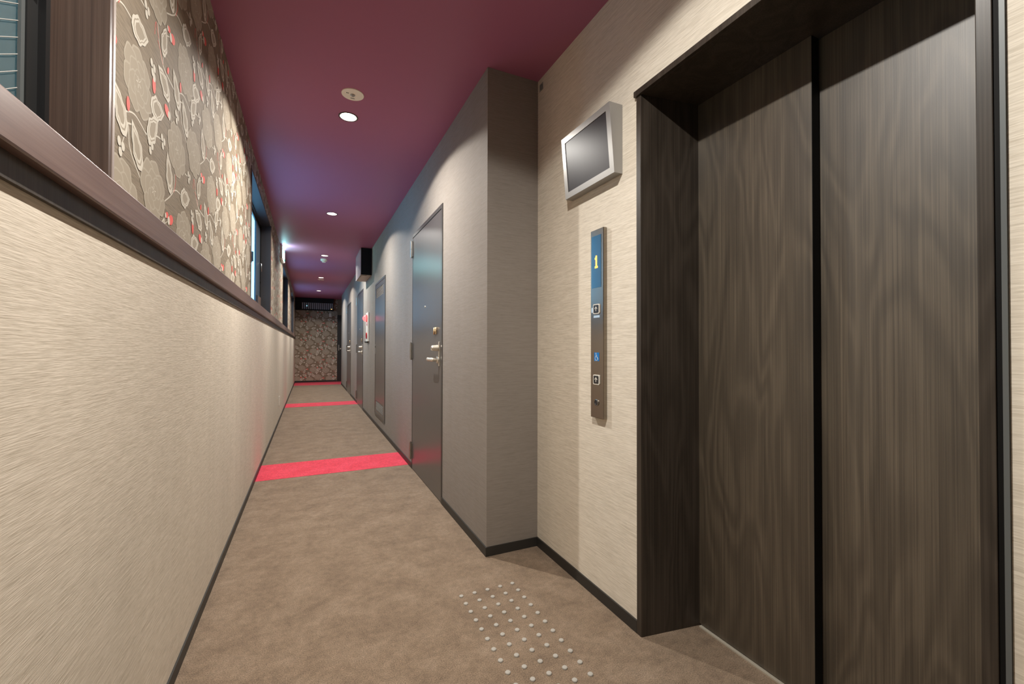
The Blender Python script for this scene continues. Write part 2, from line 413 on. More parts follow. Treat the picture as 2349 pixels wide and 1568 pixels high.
    def floret(cx, cy):
        for d in (20, 140, 260):
            c = (cx+13*math.cos(math.radians(d)), cy-13*math.sin(math.radians(d))); c = P(*c); n = 10
            out.append(('white_ink', nxt(), [(c[0]+0.011*math.cos(2*math.pi*i/n), c[1]+0.011*math.sin(2*math.pi*i/n)) for i in range(n)]))
    wd = 0.0042
    curve([(640, 385), (650, 430), (690, 480), (790, 490), (870, 490), (890, 545), (960, 590)], wd*1.2)
    curve([(690, 480), (692, 440)], wd); curve([(840, 490), (860, 470), (920, 450), (1000, 462)], wd)
    curve([(870, 492), (905, 480)], wd); curve([(745, 545), (772, 590), (800, 640)], wd)
    curve([(280, 585), (340, 550), (372, 520), (380, 470)], wd); curve([(360, 530), (400, 515), (455, 512)], wd)
    curve([(340, 550), (330, 520)], wd); curve([(500, 425), (545, 420)], wd)
    curve([(130, 360), (160, 350)], wd); curve([(110, 460), (150, 455), (200, 430), (250, 420)], wd)
    curve([(610, 600), (612, 560), (600, 545)], wd*0.8); curve([(870, 500), (845, 545), (832, 560)], wd*0.8)
    curve([(720, 375), (770, 350)], wd*0.7); curve([(650, 430), (625, 400), (615, 440)], wd*0.6, 'red_ink'); curve([(690, 480), (660, 450), (640, 440)], wd*0.6, 'red_ink')
    curve([(372, 530), (392, 490), (385, 460)], wd*0.6, 'red_ink')
    rose(60, 360, 1); rose(402, 388, 2); rose(180, 587, 3)
    leaf(205, 355, 14); leaf(168, 425, 48); leaf(50, 520, 125); leaf(318, 490, 108); leaf(505, 508, 14)
    leaf(700, 405, 72, 104); leaf(825, 480, 128); leaf(700, 527, 160)
    bud(780, 348, 20); bud(730, 592, 170); bud(612, 580, 270, 46); bud(872, 446, 90, 34, False)
    bud(735, 470, 60, 26, False); bud(300, 620, 20, 30)
    floret(550, 420); floret(600, 540); floret(832, 562); floret(150, 478); floret(255, 422)
    return out
UNIT = build_unit()
LAY = {'rose': 0, 'rose_line': 1, 'white_ink': 2, 'red_ink': 3}
def clip(poly, u0, u1, v0, v1):
    for ax, lim, sg in ((0, u0, 1), (0, u1, -1), (1, v0, 1), (1, v1, -1)):
        if all((p[ax]-lim)*sg >= 0 for p in poly): continue
        res = []
        for i in range(len(poly)):
            a, b = poly[i], poly[(i+1) % len(poly)]; da, db = (a[ax]-lim)*sg, (b[ax]-lim)*sg
            if da >= 0: res.append(a)
            if (da >= 0) != (db >= 0):
                t = da/(da-db); res.append((a[0]+(b[0]-a[0])*t, a[1]+(b[1]-a[1])*t))
        poly = res
        if len(poly) < 3: return None
    return poly
DU, DV = 440/969.0, 553/969.0
xs_ = [p[0] for s in UNIT for p in s[2]]; ys_ = [p[1] for s in UNIT for p in s[2]]
UB = (min(xs_), max(xs_), min(ys_), max(ys_))
def print_on(parent, rects, place, ou, ov):
    bufs = {k: ([], []) for k in LAY}
    for (u0, u1, v0, v1) in rects:
        for i in range(int((u0-ou)/DU)-4, int((u1-ou)/DU)+3):
            for j in range(-12, 14):
                bu = ou+i*DU; bv = ov+j*DV-(i % 2)*DV/2
                if bu+UB[0] > u1 or bu+UB[1] < u0 or bv+UB[2] > v1 or bv+UB[3] < v0: continue
                inside = bu+UB[0] >= u0 and bu+UB[1] <= u1 and bv+UB[2] >= v0 and bv+UB[3] <= v1
                for ink, lay, poly in UNIT:
                    p = [(bu+a, bv+b) for a, b in poly]
                    if not inside:
                        if max(a for a, b in p) < u0 or min(a for a, b in p) > u1 or max(b for a, b in p) < v0 or min(b for a, b in p) > v1: continue
                        p = clip(p, u0, u1, v0, v1)
                        if not p: continue
                    V, Fc = bufs[ink]; n = len(V); d = 0.00025+0.000006*lay+0.0000025*((i+2*j) % 3)
                    V += [place(a, b, d) for a, b in p]; Fc.append(tuple(range(n, n+len(p))))
    names = {'rose': 'rose_print', 'rose_line': 'rose_outline_print', 'white_ink': 'leaf_print', 'red_ink': 'bud_print'}
    for ink, (V, Fc) in bufs.items():
        b = MB(); b.v = V; b.f = Fc; b.sm = [False]*len(Fc)
        part(names[ink], b, ink, parent, kind='stuff')
rects = [(a, b, RAIL_T-0.01, WIN_T) for (a, b) in piers[1:]] + [(1.212, LE, WIN_T, H)]
rects[0] = (1.235, rects[0][1], rects[0][2], rects[0][3])
print_on(wall_left_up, rects, lambda u, v, d: (d, u, v), 1.393-60/969.0, 1.769+360/969.0)
print_on(bpy.data.objects['wall_end'], [(0.0, 1.20, 0.055, H)], lambda u, v, d: (u, LE-d, v), 0.0, 1.25+360/969.0)

# ------------------------------------------------------------------ windows
def window(idx, a, b, label, wires):
    r = thing('window_%d' % idx, label, 'window', (-0.1, (a+b)/2, WIN_B), kind='structure')
    d0, d1, d2 = -0.088, -0.118, -0.15      # reveal, frame, sash depths
    t = 0.012; lin_ = 'jamb_wood' if idx == 1 else 'lining'
    part('jamb_lining', MB().box(d0, -0.001, b-t, b, WIN_B, WIN_T), lin_, r)
    part('jamb_lining', MB().box(d0, -0.001, a, a+t, WIN_B, WIN_T), lin_, r)
    part('head_lining', MB().box(d0, -0.001, a+t, b-t, WIN_T-t, WIN_T), lin_, r)
    part('sill_board', MB().box(d0, 0.004, a+t, b-t, WIN_B-0.004, WIN_B+0.012), 'rail_wood', r, bev=0.002)
    part('edge_trim', MB().box(-0.001, 0.006, b-t, b+0.004, RAIL_T, WIN_T), 'jamb_wood', r)
    part('edge_trim', MB().box(-0.001, 0.006, a-0.004, a+t, RAIL_T, WIN_T), 'jamb_wood', r)
    part('edge_bead', MB().box(-0.001, 0.0075, b+0.004, b+0.014, RAIL_T, WIN_T), 'edge' if idx == 1 else 'jamb_wood', r)
    fr = MB(); ft = 0.028; z0, z1 = WIN_B+0.0, WIN_T
    fr.box(d2-0.02, d0, b-ft, b-0.001, z0, z1); fr.box(d2-0.02, d0, a+0.001, a+ft, z0, z1)
    fr.box(d2-0.02, d0, a+ft, b-ft, z1-ft, z1); fr.box(d2-0.02, d0, a+ft, b-ft, z0, z0+ft)
    part('outer_frame', fr, 'black', r)
    mid = (a+b)/2
    for (s0, s1, xa, xb) in ((mid-0.02, b-ft, d1+0.018, d1-0.004), (a+ft, mid+0.02, d1-0.006, d1-0.028)):
        sw = 0.036; e = MB()
        e.box(xb, xa, s0, s0+sw, z0+ft, z1-ft); e.box(xb, xa, s1-sw, s1, z0+ft, z1-ft)
        e.box(xb, xa, s0+sw, s1-sw, z0+ft, z0+ft+sw); e.box(xb, xa, s0+sw, s1-sw, z1-ft-sw, z1-ft)
        sash = part('sash', e, 'alu', r)
        xm = (xa+xb)/2
        if idx > 1 and xa > d1:     # dark ventilation leaf with latch at the far side
            vp = part('vent_leaf', MB().box(xm-0.004, xa+0.004, s1-0.40, s1-sw, z0+ft+sw, z1-ft-sw), 'vent', sash, 'dark ventilation leaf')
            part('latch', MB().tube([(xa+0.004, s1-0.12, 1.99), (xa+0.024, s1-0.12, 1.985), (xa+0.026, s1-0.12, 1.90)], 0.006, 8), 'steel', sash)
            part('lower_box', MB().box(xa+0.004, xa+0.02, s1-0.36, s1-0.08, z0+ft+sw, z0+ft+sw+0.11), 'jamb_wood', sash)
        part('pane', MB().add([(xm, s0+sw, z0+ft+sw), (xm, s1-sw, z0+ft+sw), (xm, s1-sw, z1-ft-sw), (xm, s0+sw, z1-ft-sw)], [(0, 1, 2, 3)]), 'glass', sash)
        part('glazing_seal', MB().box(xm+0.003, xa-0.003, s1-sw-0.012, s1-sw, z0+ft+sw, z1-ft-sw), 'grey', sash)
        if wires:
            wm = MB(); p0, p1, q0, q1 = s0+sw, s1-sw, z0+ft+sw, z1-ft-sw
            for sg in (1,):
                c = -3.0
                while c < 5.0:
                    pts = []
                    for tt in range(0, 61):
                        y = p0+(p1-p0)*tt/60; z = q0+sg*(y-p0)*0.62+c
                        if q0 <= z <= q1: pts.append((xm+0.0035, y, z))
                    if len(pts) > 1: wm.tube([pts[0], pts[-1]], 0.0009, 4, False)
                    c += 0.032
            part('wire_mesh', wm, 'mesh', sash)
    part('sash_lock', MB().box(d1+0.018, d1+0.034, mid-0.012, mid+0.012, 1.87, 1.93).box(d1+0.03, d1+0.046, mid-0.006, mid+0.006, 1.88, 1.97), 'black', r, bev=0.002)
    part('pull_handle', MB().box(d1+0.018, d1+0.036, b-ft-0.028, b-ft-0.012, 1.80, 1.92), 'black', r, bev=0.003)
WL = ['dark framed sliding window with wired glass at the near left', 'dark framed sliding window with bright blue daylight, second along the left wall',
      'dark framed sliding window past the lit exit sign on the left wall', 'last narrow looking window before the far end wall']
for i, (a, b) in enumerate(WINS): window(i+1, a, b, WL[i], i == 0)

# ------------------------------------------------------------------ ceiling fittings
def downlight(y, label):
    loc = (LAMP_X, y, H)
    r = thing('ceiling_downlight', label, 'downlight', loc, 'recessed downlights along the ceiling')
    part('trim_ring', MB().lathe([(HR-0.004, 0.012), (HR-0.004, -0.003), (HR+0.004, -0.003), (HR+0.005, 0.0)], loc, n=32), 'dframe', r)
    part('reflector', MB().lathe([(HR-0.004, 0.0), (HR-0.01, 0.022)], loc, n=32), 'white', r)
    part('lens', MB().lathe([(HR-0.01, 0.021), (0.02, 0.0225), (0.0001, 0.0225)], loc, n=32), 'lamp', r)
    return r
LD = [None, 'bright round downlight nearest the camera beside the emergency lamp', 'second round downlight from the camera on the burgundy ceiling',
      'round downlight just in front of the smoke detector', 'fourth round downlight from the camera before the far flat disc', 'farthest small downlight near the end wall']
LD[0] = 'round downlight in the ceiling before the elevator, above the camera view'
for y, lb in zip(LAMPS_Y, LD):
    r = downlight(y, lb)
    ld = bpy.data.lights.new('downlight_beam', 'SPOT'); ld.energy = LAMP_POWER*(1.0 if y < 4 else 0.8); ld.color = LAMP_COLOR
    ld.spot_size = math.radians(150); ld.spot_blend = 0.12; ld.shadow_soft_size = 0.014
    ld.use_nodes = True; NT = ld.node_tree; em = NT.nodes['Emission']     # reflector falloff: weaker towards the rim of the beam
    tc = NT.nodes.new('ShaderNodeTexCoord'); sp = NT.nodes.new('ShaderNodeSeparateXYZ'); ab = NT.nodes.new('ShaderNodeMath'); ab.operation = 'ABSOLUTE'
    ma = NT.nodes.new('ShaderNodeMath'); ma.operation = 'MULTIPLY_ADD'; ma.inputs[1].default_value = 0.95; ma.inputs[2].default_value = 0.05; sq = NT.nodes.new('ShaderNodeMath'); sq.operation = 'POWER'; sq.inputs[1].default_value = 1.8
    NT.links.new(tc.outputs['Normal'], sp.inputs[0]); NT.links.new(sp.outputs[2], ab.inputs[0]); NT.links.new(ab.outputs[0], sq.inputs[0]); NT.links.new(sq.outputs[0], ma.inputs[0]); NT.links.new(ma.outputs[0], em.inputs['Strength'])
    lo = bpy.data.objects.new('downlight_beam', ld); COL.objects.link(lo); lo.parent = r; lo.location = (0, 0, -0.008)

def emergency(y, label, det):
    loc = (LAMP_X+0.003, y, H)
    r = thing('emergency_ceiling_light', label, 'emergency light', loc)
    part('cover_plate', MB().lathe([(0.063, 0.0), (0.062, -0.004), (0.0001, -0.005)], loc, n=40), 'ivory', r)
    part('lens', MB().lathe([(0.014, -0.005), (0.013, -0.008), (0.007, -0.013), (0.0001, -0.015)], loc, n=20), 'silver', r)
    if det:
        part('indicator', MB().lathe([(0.003, -0.004), (0.003, -0.0062), (0.0001, -0.0062)], (loc[0]-0.034, loc[1]-0.012, H), n=10), 'grey', r)
        part('indicator', MB().lathe([(0.003, -0.004), (0.003, -0.0062), (0.0001, -0.0062)], (loc[0]-0.026, loc[1]-0.012, H), n=10), 'grey', r)
        part('marking', MB().box(loc[0]-0.01, loc[0]+0.014, loc[1]+0.034, loc[1]+0.039, H-0.0056, H-0.004), 'grey', r)
emergency(2.705, 'cream round emergency lamp plate beside the brightest downlight', True)
emergency(10.52, 'flat pale round emergency lamp plate far down the ceiling', False)
loc = (0.613, 8.04, H)
r = thing('smoke_detector', 'white dome smoke detector hanging from the burgundy ceiling', 'smoke detector', loc)
part('base', MB().lathe([(0.052, 0), (0.052, -0.026), (0.047, -0.034), (0.03, -0.040), (0.0001, -0.040)], loc, n=28), 'white', r)
part('sensor_cap', MB().lathe([(0.031, -0.05), (0.028, -0.056), (0.0001, -0.058)], loc, n=24).lathe([(0.031, -0.05), (0.0001, -0.05)], loc, n=24), 'white', r)
for k in range(8):
    a = k*math.pi/4; c = (loc[0]+0.024*math.cos(a), loc[1]+0.024*math.sin(a))
    part('rib', MB().box(c[0]-0.003, c[0]+0.003, c[1]-0.003, c[1]+0.003, H-0.051, H-0.039), 'white', r)

# ------------------------------------------------------------------ exit sign, air conditioner, alarm, outlet
r = thing('exit_sign', 'lit cyan white exit sign box on the left wall under the ceiling', 'exit sign', (0, 7.3, 2.385))
part('housing', MB().box(0.0008, 0.036, 7.12, 7.55, 2.385, 2.578), 'white', r, bev=0.004)
face = part('lit_face', MB().box(0.036, 0.044, 7.13, 7.54, 2.393, 2.570), 'exit', r)
part('green_panel', MB().box(0.0441, 0.0448, 7.27, 7.53, 2.40, 2.565), 'exit_green', face)
pic = MB()
pic.box(0.0449, 0.0453, 7.30, 7.306, 2.41, 2.55); pic.box(0.0449, 0.0453, 7.38, 7.386, 2.41, 2.55); pic.box(0.0449, 0.0453, 7.30, 7.386, 2.55, 2.556)
pic.lathe([(0.011, 0), (0.011, 0.0004), (0.0001, 0.0004)], (0.0449, 7.41, 2.53), 'x', 12)
pic.tube([(0.045, 7.41, 2.515), (0.045, 7.425, 2.47), (0.045, 7.40, 2.43)], 0.006, 6, flat=0.2); pic.tube([(0.045, 7.425, 2.47), (0.045, 7.45, 2.44), (0.045, 7.47, 2.44)], 0.005, 6)
pic.tube([(0.045, 7.39, 2.49), (0.045, 7.41, 2.51), (0.045, 7.44, 2.49)], 0.004, 6)
part('running_figure', pic, 'exit', face)

r = thing('air_conditioner', 'boxy air conditioner with black side high on the right wall', 'air conditioner', (W, 7.2, 2.185))
ax0 = 1.089
part('body', MB().box(ax0+0.006, W-0.0008, 6.856, 7.60, 2.19, H-0.004), 'ac_under', r)
part('side_panel', MB().box(ax0+0.006, W-0.0008, 6.848, 6.856, 2.186, H-0.004), 'ac_dark', r, 'black side panel')
part('front_panel', MB().box(ax0, ax0+0.006, 6.846, 7.61, 2.182, H-0.004), 'ac_white', r, 'glossy pale front panel', bev=0.003)
part('outlet_flap', MB().box(ax0+0.02, ax0+0.09, 6.90, 7.56, 2.178, 2.19), 'ac_under', r)
part('bottom_panel', MB().box(ax0+0.095, W-0.005, 6.87, 7.58, 2.183, 2.19), 'ac_under', r)

r = thing('fire_alarm', 'white fire alarm plate with glowing red lamp on the right wall', 'fire alarm', (W, 7.24, 1.185))
part('plate', MB().box(W-0.022, W-0.0008, 7.10, 7.38, 1.185, 1.645), 'white', r, bev=0.004)
dm = [(0.052*math.cos(t), 0.022+0.058*math.sin(t)) for t in [i*math.pi/2/8 for i in range(9)]]
part('lamp_base', MB().lathe([(0.058, 0.02), (0.058, 0.03), (0.05, 0.032)], (W, 7.24, 1.553), '-x', 24), 'red', r)
part('red_lamp', MB().lathe([(a, b+0.006) for a, b in dm[:-1]]+[(0.0001, 0.086)], (W, 7.24, 1.553), '-x', 24), 'red_lamp', r, 'glowing red lamp dome')
part('push_button', MB().lathe([(0.05, 0.02), (0.05, 0.032), (0.046, 0.036), (0.03, 0.03), (0.0001, 0.03)], (W, 7.24, 1.275), '-x', 24), 'red', r, 'round red push button')
part('name_strip', MB().box(W-0.0235, W-0.021, 7.20, 7.28, 1.44, 1.47), 'red', r)
part('sounder', MB().lathe([(0.03, 0.0), (0.03, 0.016), (0.012, 0.026), (0.0001, 0.027)], (W-0.03, 7.24, 1.186), '-z', 20), 'grey', r)
r = thing('wall_outlet', 'small white outlet plate low on the left wall', 'outlet', (0, 7.18, 0.24))
part('plate', MB().box(0.0006, 0.008, 7.14, 7.22, 0.245, 0.375), 'white', r, bev=0.002)
for z in (0.285, 0.335):
    part('socket', MB().box(0.008, 0.0095, 7.163, 7.197, z-0.016, z+0.016), 'ivory', r)
    
# ------------------------------------------------------------------ room doors on the right wall
def room_door(idx, a, b, label, number):
    r = thing('door_%d' % idx, label, 'door', (W, (a+b)/2, 0), kind='structure')
    top = 2.118; ft = 0.03; px = W-0.006
    f = MB().box(px, W+0.001, a, a+ft, 0, top).box(px, W+0.001, b-ft*0.4, b, 0, top).box(px, W+0.001, a+ft, b-ft*0.4, top-ft, top)
    part('door_frame', f, 'dframe', r, bev=0.0015)
    la, lb, lt = a+ft+0.006, b-ft*0.4-0.004, top-ft-0.006
    part('shadow_gap', MB().box(W-0.0015, W+0.0008, a+ft, b-ft*0.4, 0.0, top-ft), 'gap', r)
    part('door_leaf', MB().box(W-0.004, W-0.0012, la, lb, 0.006, lt), 'leaf', r, 'charcoal painted steel door leaf')
    for z in (1.985, 1.062, 0.165):
        h = part('hinge', MB().lathe([(0.0001, -0.072), (0.0105, -0.072), (0.0105, -0.002)], (W-0.016, b+0.002, z), n=16)
                 .lathe([(0.0105, 0.002), (0.0105, 0.072), (0.0001, 0.072)], (W-0.016, b+0.002, z), n=16)
                 .box(W-0.0105, W-0.0045, b-0.034, b+0.002, z-0.068, z+0.068), 'steel', r)
        part('hinge_pin', MB().lathe([(0.0001, -0.079), (0.0065, -0.079), (0.0065, 0.079), (0.0001, 0.079)], (W-0.016, b+0.002, z), n=12), 'steel', h)
    yh = la+0.042
    part('lock_plate', MB().box(W-0.012, W-0.004, yh-0.022, yh-0.004, 0.962, 1.138), 'nickel', r, bev=0.002)
    cy = part('lock_cylinder', MB().lathe([(0.0001, 0.062), (0.016, 0.062), (0.019, 0.054), (0.023, 0.016), (0.018, 0.012), (0.018, 0.005)], (W, yh, 1.092), '-x', 24), 'nickel', r)
    part('key_slot', MB().box(W-0.0632, W-0.0622, yh-0.0015, yh+0.0015, 1.084, 1.10), 'gap', cy)
    lv = part('lever_handle', MB().lathe([(0.026, 0.01), (0.026, 0.02), (0.012, 0.024), (0.012, 0.055)], (W, yh, 1.008), '-x', 24)
              .tube([(W-0.05, yh-0.012, 1.008), (W-0.055, yh+0.02, 1.008), (W-0.056, yh+0.06, 1.008), (W-0.056, yh+0.11, 1.008), (W-0.055, yh+0.135, 1.008)], [0.012, 0.0145, 0.013, 0.0140, 0.0135], 12, flat=0.75), 'nickel', r)
    part('peephole', MB().lathe([(0.009, 0.003), (0.008, 0.007), (0.0001, 0.007)], (W, (la+lb)/2+0.005, 1.425), '-x', 16), 'nickel', r)
    n0, nz = la+0.075, 1.193; nm = MB(); hgt = 0.05
    def stroke(p, rr=0.0048): nm.tube([(W-0.012, n0+a_, nz+b_) for a_, b_ in p], rr, 6)
    if number == 0:
        stroke([(0.085, 0), (0.085, hgt)]); stroke([(0.05, hgt), (0.08, 0.0)]); stroke([(0.03, 0), (0.03, hgt)]); stroke([(0.05, hgt*0.5), (0.03, hgt*0.45)])
    elif number == 3:
        stroke([(0.06, hgt), (0.04, hgt*0.98), (0.03, hgt*0.8), (0.045, hgt*0.55), (0.03, hgt*0.3), (0.04, 0.02*hgt), (0.062, 0)])
    else:
        stroke([(0.045, 0), (0.045, hgt), (0.058, hgt*0.8)])
    part('door_number', nm, 'brass', r, 'raised gold metal room number')
room_door(1, *DOORS[0], 'nearest charcoal door with lever handle and gold number on the right wall', 0)
room_door(2, *DOORS[1], 'charcoal door beyond the fire alarm on the right wall', 3)
room_door(3, *DOORS[2], 'farthest charcoal door on the right wall before the recess', 1)

# shaft door with mesh vents
a, b, z0, z1 = 5.51, 6.40, 0.155, 1.99
r = thing('door_4', 'narrow charcoal shaft door with mesh vents top and bottom', 'door', (W, (a+b)/2, z0), kind='structure')
ft = 0.03
f = MB().box(W-0.008, W+0.001, a, a+ft, z0, z1).box(W-0.008, W+0.001, b-ft, b, z0, z1).box(W-0.008, W+0.001, a+ft, b-ft, z1-ft, z1).box(W-0.008, W+0.001, a+ft, b-ft, z0, z0+ft)
part('door_frame', f, 'dframe', r, bev=0.0015)
ya, yb = a+ft+0.004, b-ft-0.004; m0, m1 = 5.64, 6.29
leaf_ = MB().box(W-0.006, W-0.001, ya, yb, 0.358, 1.775).box(W-0.006, W-0.001, ya, yb, 1.90, z1-ft-0.004).box(W-0.006, W-0.001, ya, yb, z0+ft+0.004, 0.232)
for (q0, q1) in ((0.232, 0.358), (1.775, 1.90)):
    leaf_.box(W-0.006, W-0.001, ya, m0, q0, q1).box(W-0.006, W-0.001, m1, yb, q0, q1)
part('door_leaf', leaf_, 'leaf', r, 'charcoal painted leaf')
part('shadow_gap', MB().box(W-0.0008, W+0.0008, a+ft, b-ft, z0+ft, z1-ft), 'gap', r)
for (q0, q1) in ((0.232, 0.358), (1.775, 1.90)):
    me_ = MB(); st = 0.042; n = int((m1-m0+q1-q0)/st)+1
    for sg in (1, -1):
        for k in range(n):
            c = m0+k*st if sg == 1 else m0-(q1-q0)+k*st
            # line y = c - sg*(z-q0)... clipped to the opening
            pts = []
            for t in (0.0, 1.0):
                z = q0+(q1-q0)*t; y = c-(z-q0) if sg == 1 else c+(z-q0); pts.append((y, z))
            (y_a, z_a), (y_b, z_b) = pts
            def cl(y, z, y2, z2):
                if y < m0: tt = (m0-y)/(y2-y) if y2 != y else 2; y, z = m0, z+(z2-z)*tt
                elif y > m1: tt = (m1-y)/(y2-y) if y2 != y else 2; y, z = m1, z+(z2-z)*tt
                return y, z
            A = cl(y_a, z_a, y_b, z_b); B = cl(y_b, z_b, y_a, z_a)
            if not (q0-1e-6 <= A[1] <= q1+1e-6 and q0-1e-6 <= B[1] <= q1+1e-6): continue
            me_.tube([(W-0.0026, A[0], A[1]), (W-0.0026, B[0], B[1])], 0.0012, 4, False)
    part('vent_mesh', me_, 'mesh', r, 'diamond wire mesh vent')
hd = part('handle_plate', MB().box(W-0.010, W-0.006, yb-0.05, yb-0.012, 1.0, 1.135), 'steel', r, bev=0.001)
part('lock', MB().lathe([(0.011, 0.01), (0.011, 0.013), (0.0001, 0.013)], (W, yb-0.031, 1.1), '-x', 14), 'gap', hd)

# ------------------------------------------------------------------ far end: slatted air unit, switch box, door
r = thing('air_unit', 'dark slatted air unit under the ceiling on the far end wall', 'air unit', (0.53, LE, 2.215))
yf = LE-0.20
part('casing', MB().box(0.012, 1.075, yf+0.02, LE-0.001, 2.44, H-0.004).box(0.012, 0.17, yf+0.02, LE-0.001, 2.215, 2.44).box(1.055, 1.075, yf+0.02, LE-0.001, 2.215, 2.44)
     .box(0.17, 1.055, yf+0.02, LE-0.001, 2.215, 2.245), 'ac_dark', r, 'black casing')
part('back_panel', MB().box(0.17, 1.055, LE-0.05, LE-0.002, 2.245, 2.44), 'ac_dark', r)
for k in range(16):
    x = 0.19+k*0.0563
    part('slat', MB().box(x, x+0.031, yf+0.026, yf+0.04, 2.247, 2.44), 'slat', r)
part('status_light', MB().box(0.315, 0.328, yf+0.018, yf+0.026, 2.335, 2.348), 'led_blue', r)
part('status_light', MB().box(1.01, 1.022, yf+0.018, yf+0.026, 2.255, 2.267), 'led_amber', r)
r = thing('wall_switch_box', 'small white switch box with cable on the floral end wall', 'switch box', (0.99, LE, 2.03))
part('box', MB().box(0.955, 1.02, LE-0.03, LE-0.0015, 2.03, 2.15), 'white', r, bev=0.004)
part('cable', MB().tube([(1.02, LE-0.012, 2.08), (1.06, LE-0.012, 2.075), (1.10, LE-0.012, 2.09), (1.10, LE-0.012, 2.14), (1.05, LE-0.012, 2.18), (0.98, LE-0.012, 2.195)], 0.006, 8), 'white', r)
r = thing('door_5', 'dark door with pale pull handle at the right of the end wall', 'door', (1.62, LE, 0), kind='structure')
part('door_frame', MB().box(1.195, 1.225, LE-0.02, LE-0.0015, 0, 2.10).box(2.06, 2.095, LE-0.02, LE-0.0015, 0, 2.10).box(1.225, 2.06, LE-0.02, LE-0.0015, 2.07, 2.10), 'base', r)
part('door_leaf', MB().box(1.228, 2.057, LE-0.012, LE-0.0015, 0.005, 2.067), 'base', r)
part('pull_handle', MB().box(1.235, 1.25, LE-0.03, LE-0.012, 0.98, 1.16), 'nickel', r, bev=0.003)
part('lock_cylinder', MB().lathe([(0.02, 0.0), (0.018, 0.03), (0.0001, 0.03)], (1.29, LE-0.012, 1.12), 'y', 14), 'nickel', r).scale = (1, 1, 1)
part('lever_handle', MB().lathe([(0.022, -0.02), (0.02, 0.0), (0.0001, 0.0)], (1.29, LE-0.02, 1.04), 'y', 14), 'nickel', r)

# ------------------------------------------------------------------ elevator entrance
XF = 1.546; JI_F, JI_N = 1.292, 0.370; DF, DN = 1.241, 0.43
r = thing('elevator_entrance', 'dark oak elevator entrance with two closed sliding panels', 'elevator', (W3, 0.83, 0))
def jamb(yo, yi, yd):   # splayed jamb: outer edge, inner front edge, inner rear edge
    xb = W3+0.075
    s = [(XF, yo), (XF, yi), (xb, yd), (xb, yo)]
    if yo < yi: s = s[::-1]
    v = [(x, y, 0.0) for x, y in s]+[(x, y, 2.073) for x, y in s]
    return MB().hexa([v[i] for i in (3, 2, 1, 0)]+[v[i] for i in (7, 6, 5, 4)])
part('jamb', jamb(JO_F-0.0006, JI_F, DF), 'casing_wood', r, 'splayed dark oak jamb', bev=0.0015)
part('jamb', jamb(JO_N+0.0, JI_N, DN), 'casing_wood', r, 'splayed dark oak jamb', bev=0.0015)
part('header_board', MB().box(1.538, W2-0.0005, JO_N-0.006, JO_F+0.006, 2.073, 2.0955).box(W2-0.0005, W3+0.075, JO_N+0.001, JO_F-0.001, 2.073, 2.0955), 'casing_wood', r, 'dark oak header board', bev=0.0015)
part('reveal_strip', MB().box(W2-0.004, W3, JO_N-0.008, JO_N-0.0005, 0, 2.073), 'gap', r)
part('edge_strip', MB().box(W2-0.005, W3, JO_N-0.0155, JO_N-0.008, 0, 2.095), 'grey', r, 'grey metal edge strip')
SPL = 0.819
p1 = part('door_panel', MB().box(W3, W3+0.036, SPL, DF+0.03, 0.008, 2.072), 'lift_wood', r, 'dark grey brown wood grain front panel')
part('panel_edge', MB().box(W3+0.0004, W3+0.0356, SPL-0.0012, SPL, 0.008, 2.072), 'gap', p1)
part('door_panel', MB().box(W4, W4+0.03, DN-0.05, SPL+0.05, 0.008, 2.072), 'lift_wood', r, 'dark grey brown wood grain rear panel')
part('sill', MB().box(W3-0.012, W4+0.05, DN-0.02, DF+0.004, 0.0, 0.005), 'sill', r, 'pale metal door sill')
part('shaft_back', MB().box(W4+0.06, W4+0.08, JO_N+0.005, JO_F-0.005, 0, 2.07), 'gap', r)

# ------------------------------------------------------------------ monitor on the lift wall
ym0, ym1, zm0, zm1 = 1.407, 1.775, 1.809, 2.092; db, dt = 0.040, 0.065
r = thing('wall_monitor', 'silver framed black monitor tilted out above the call panel', 'monitor', (W2, (ym0+ym1)/2, zm0))
def slab(y0, y1, za, zb, da0, db0, tb, tt):
    """slab parallel to the tilted screen: protrusion bottom/top da.. to da+t"""
    X = lambda d: W2-d
    lo = [(X(da0+tb), y0, za), (X(da0+tb), y1, za), (X(da0), y1, za), (X(da0), y0, za)]
    hi = [(X(db0+tt), y0, zb), (X(db0+tt), y1, zb), (X(db0), y1, zb), (X(db0), y0, zb)]
    return lo[::-1]+hi[::-1]
v = [(W2-0.0008, ym0, zm0), (W2-db+0.004, ym0, zm0), (W2-db+0.004, ym1, zm0), (W2-0.0008, ym1, zm0),
     (W2-0.0008, ym0, zm1), (W2-dt+0.004, ym0, zm1), (W2-dt+0.004, ym1, zm1), (W2-0.0008, ym1, zm1)]
part('housing', MB().hexa([v[i] for i in (3, 2, 1, 0)]+[v[i] for i in (7, 6, 5, 4)]), 'silver', r)
def prot(z): return db+(dt-db)*(z-zm0)/(zm1-zm0)
def plate(y0, y1, za, zb, d0, d1):
    vs = [(W2-prot(za)-d0, y0, za), (W2-prot(za)-d1, y0, za), (W2-prot(za)-d1, y1, za), (W2-prot(za)-d0, y1, za),
          (W2-prot(zb)-d0, y0, zb), (W2-prot(zb)-d1, y0, zb), (W2-prot(zb)-d1, y1, zb), (W2-prot(zb)-d0, y1, zb)]
    return [vs[i] for i in (3, 2, 1, 0)]+[vs[i] for i in (7, 6, 5, 4)]
bz = MB(); bw = 0.027
bz.hexa(plate(ym0, ym0+bw, zm0, zm1, -0.004, 0.002)); bz.hexa(plate(ym1-bw, ym1, zm0, zm1, -0.004, 0.002))
bz.hexa(plate(ym0+bw, ym1-bw, zm0, zm0+bw, -0.004, 0.002)); bz.hexa(plate(ym0+bw, ym1-bw, zm1-bw, zm1, -0.004, 0.002))
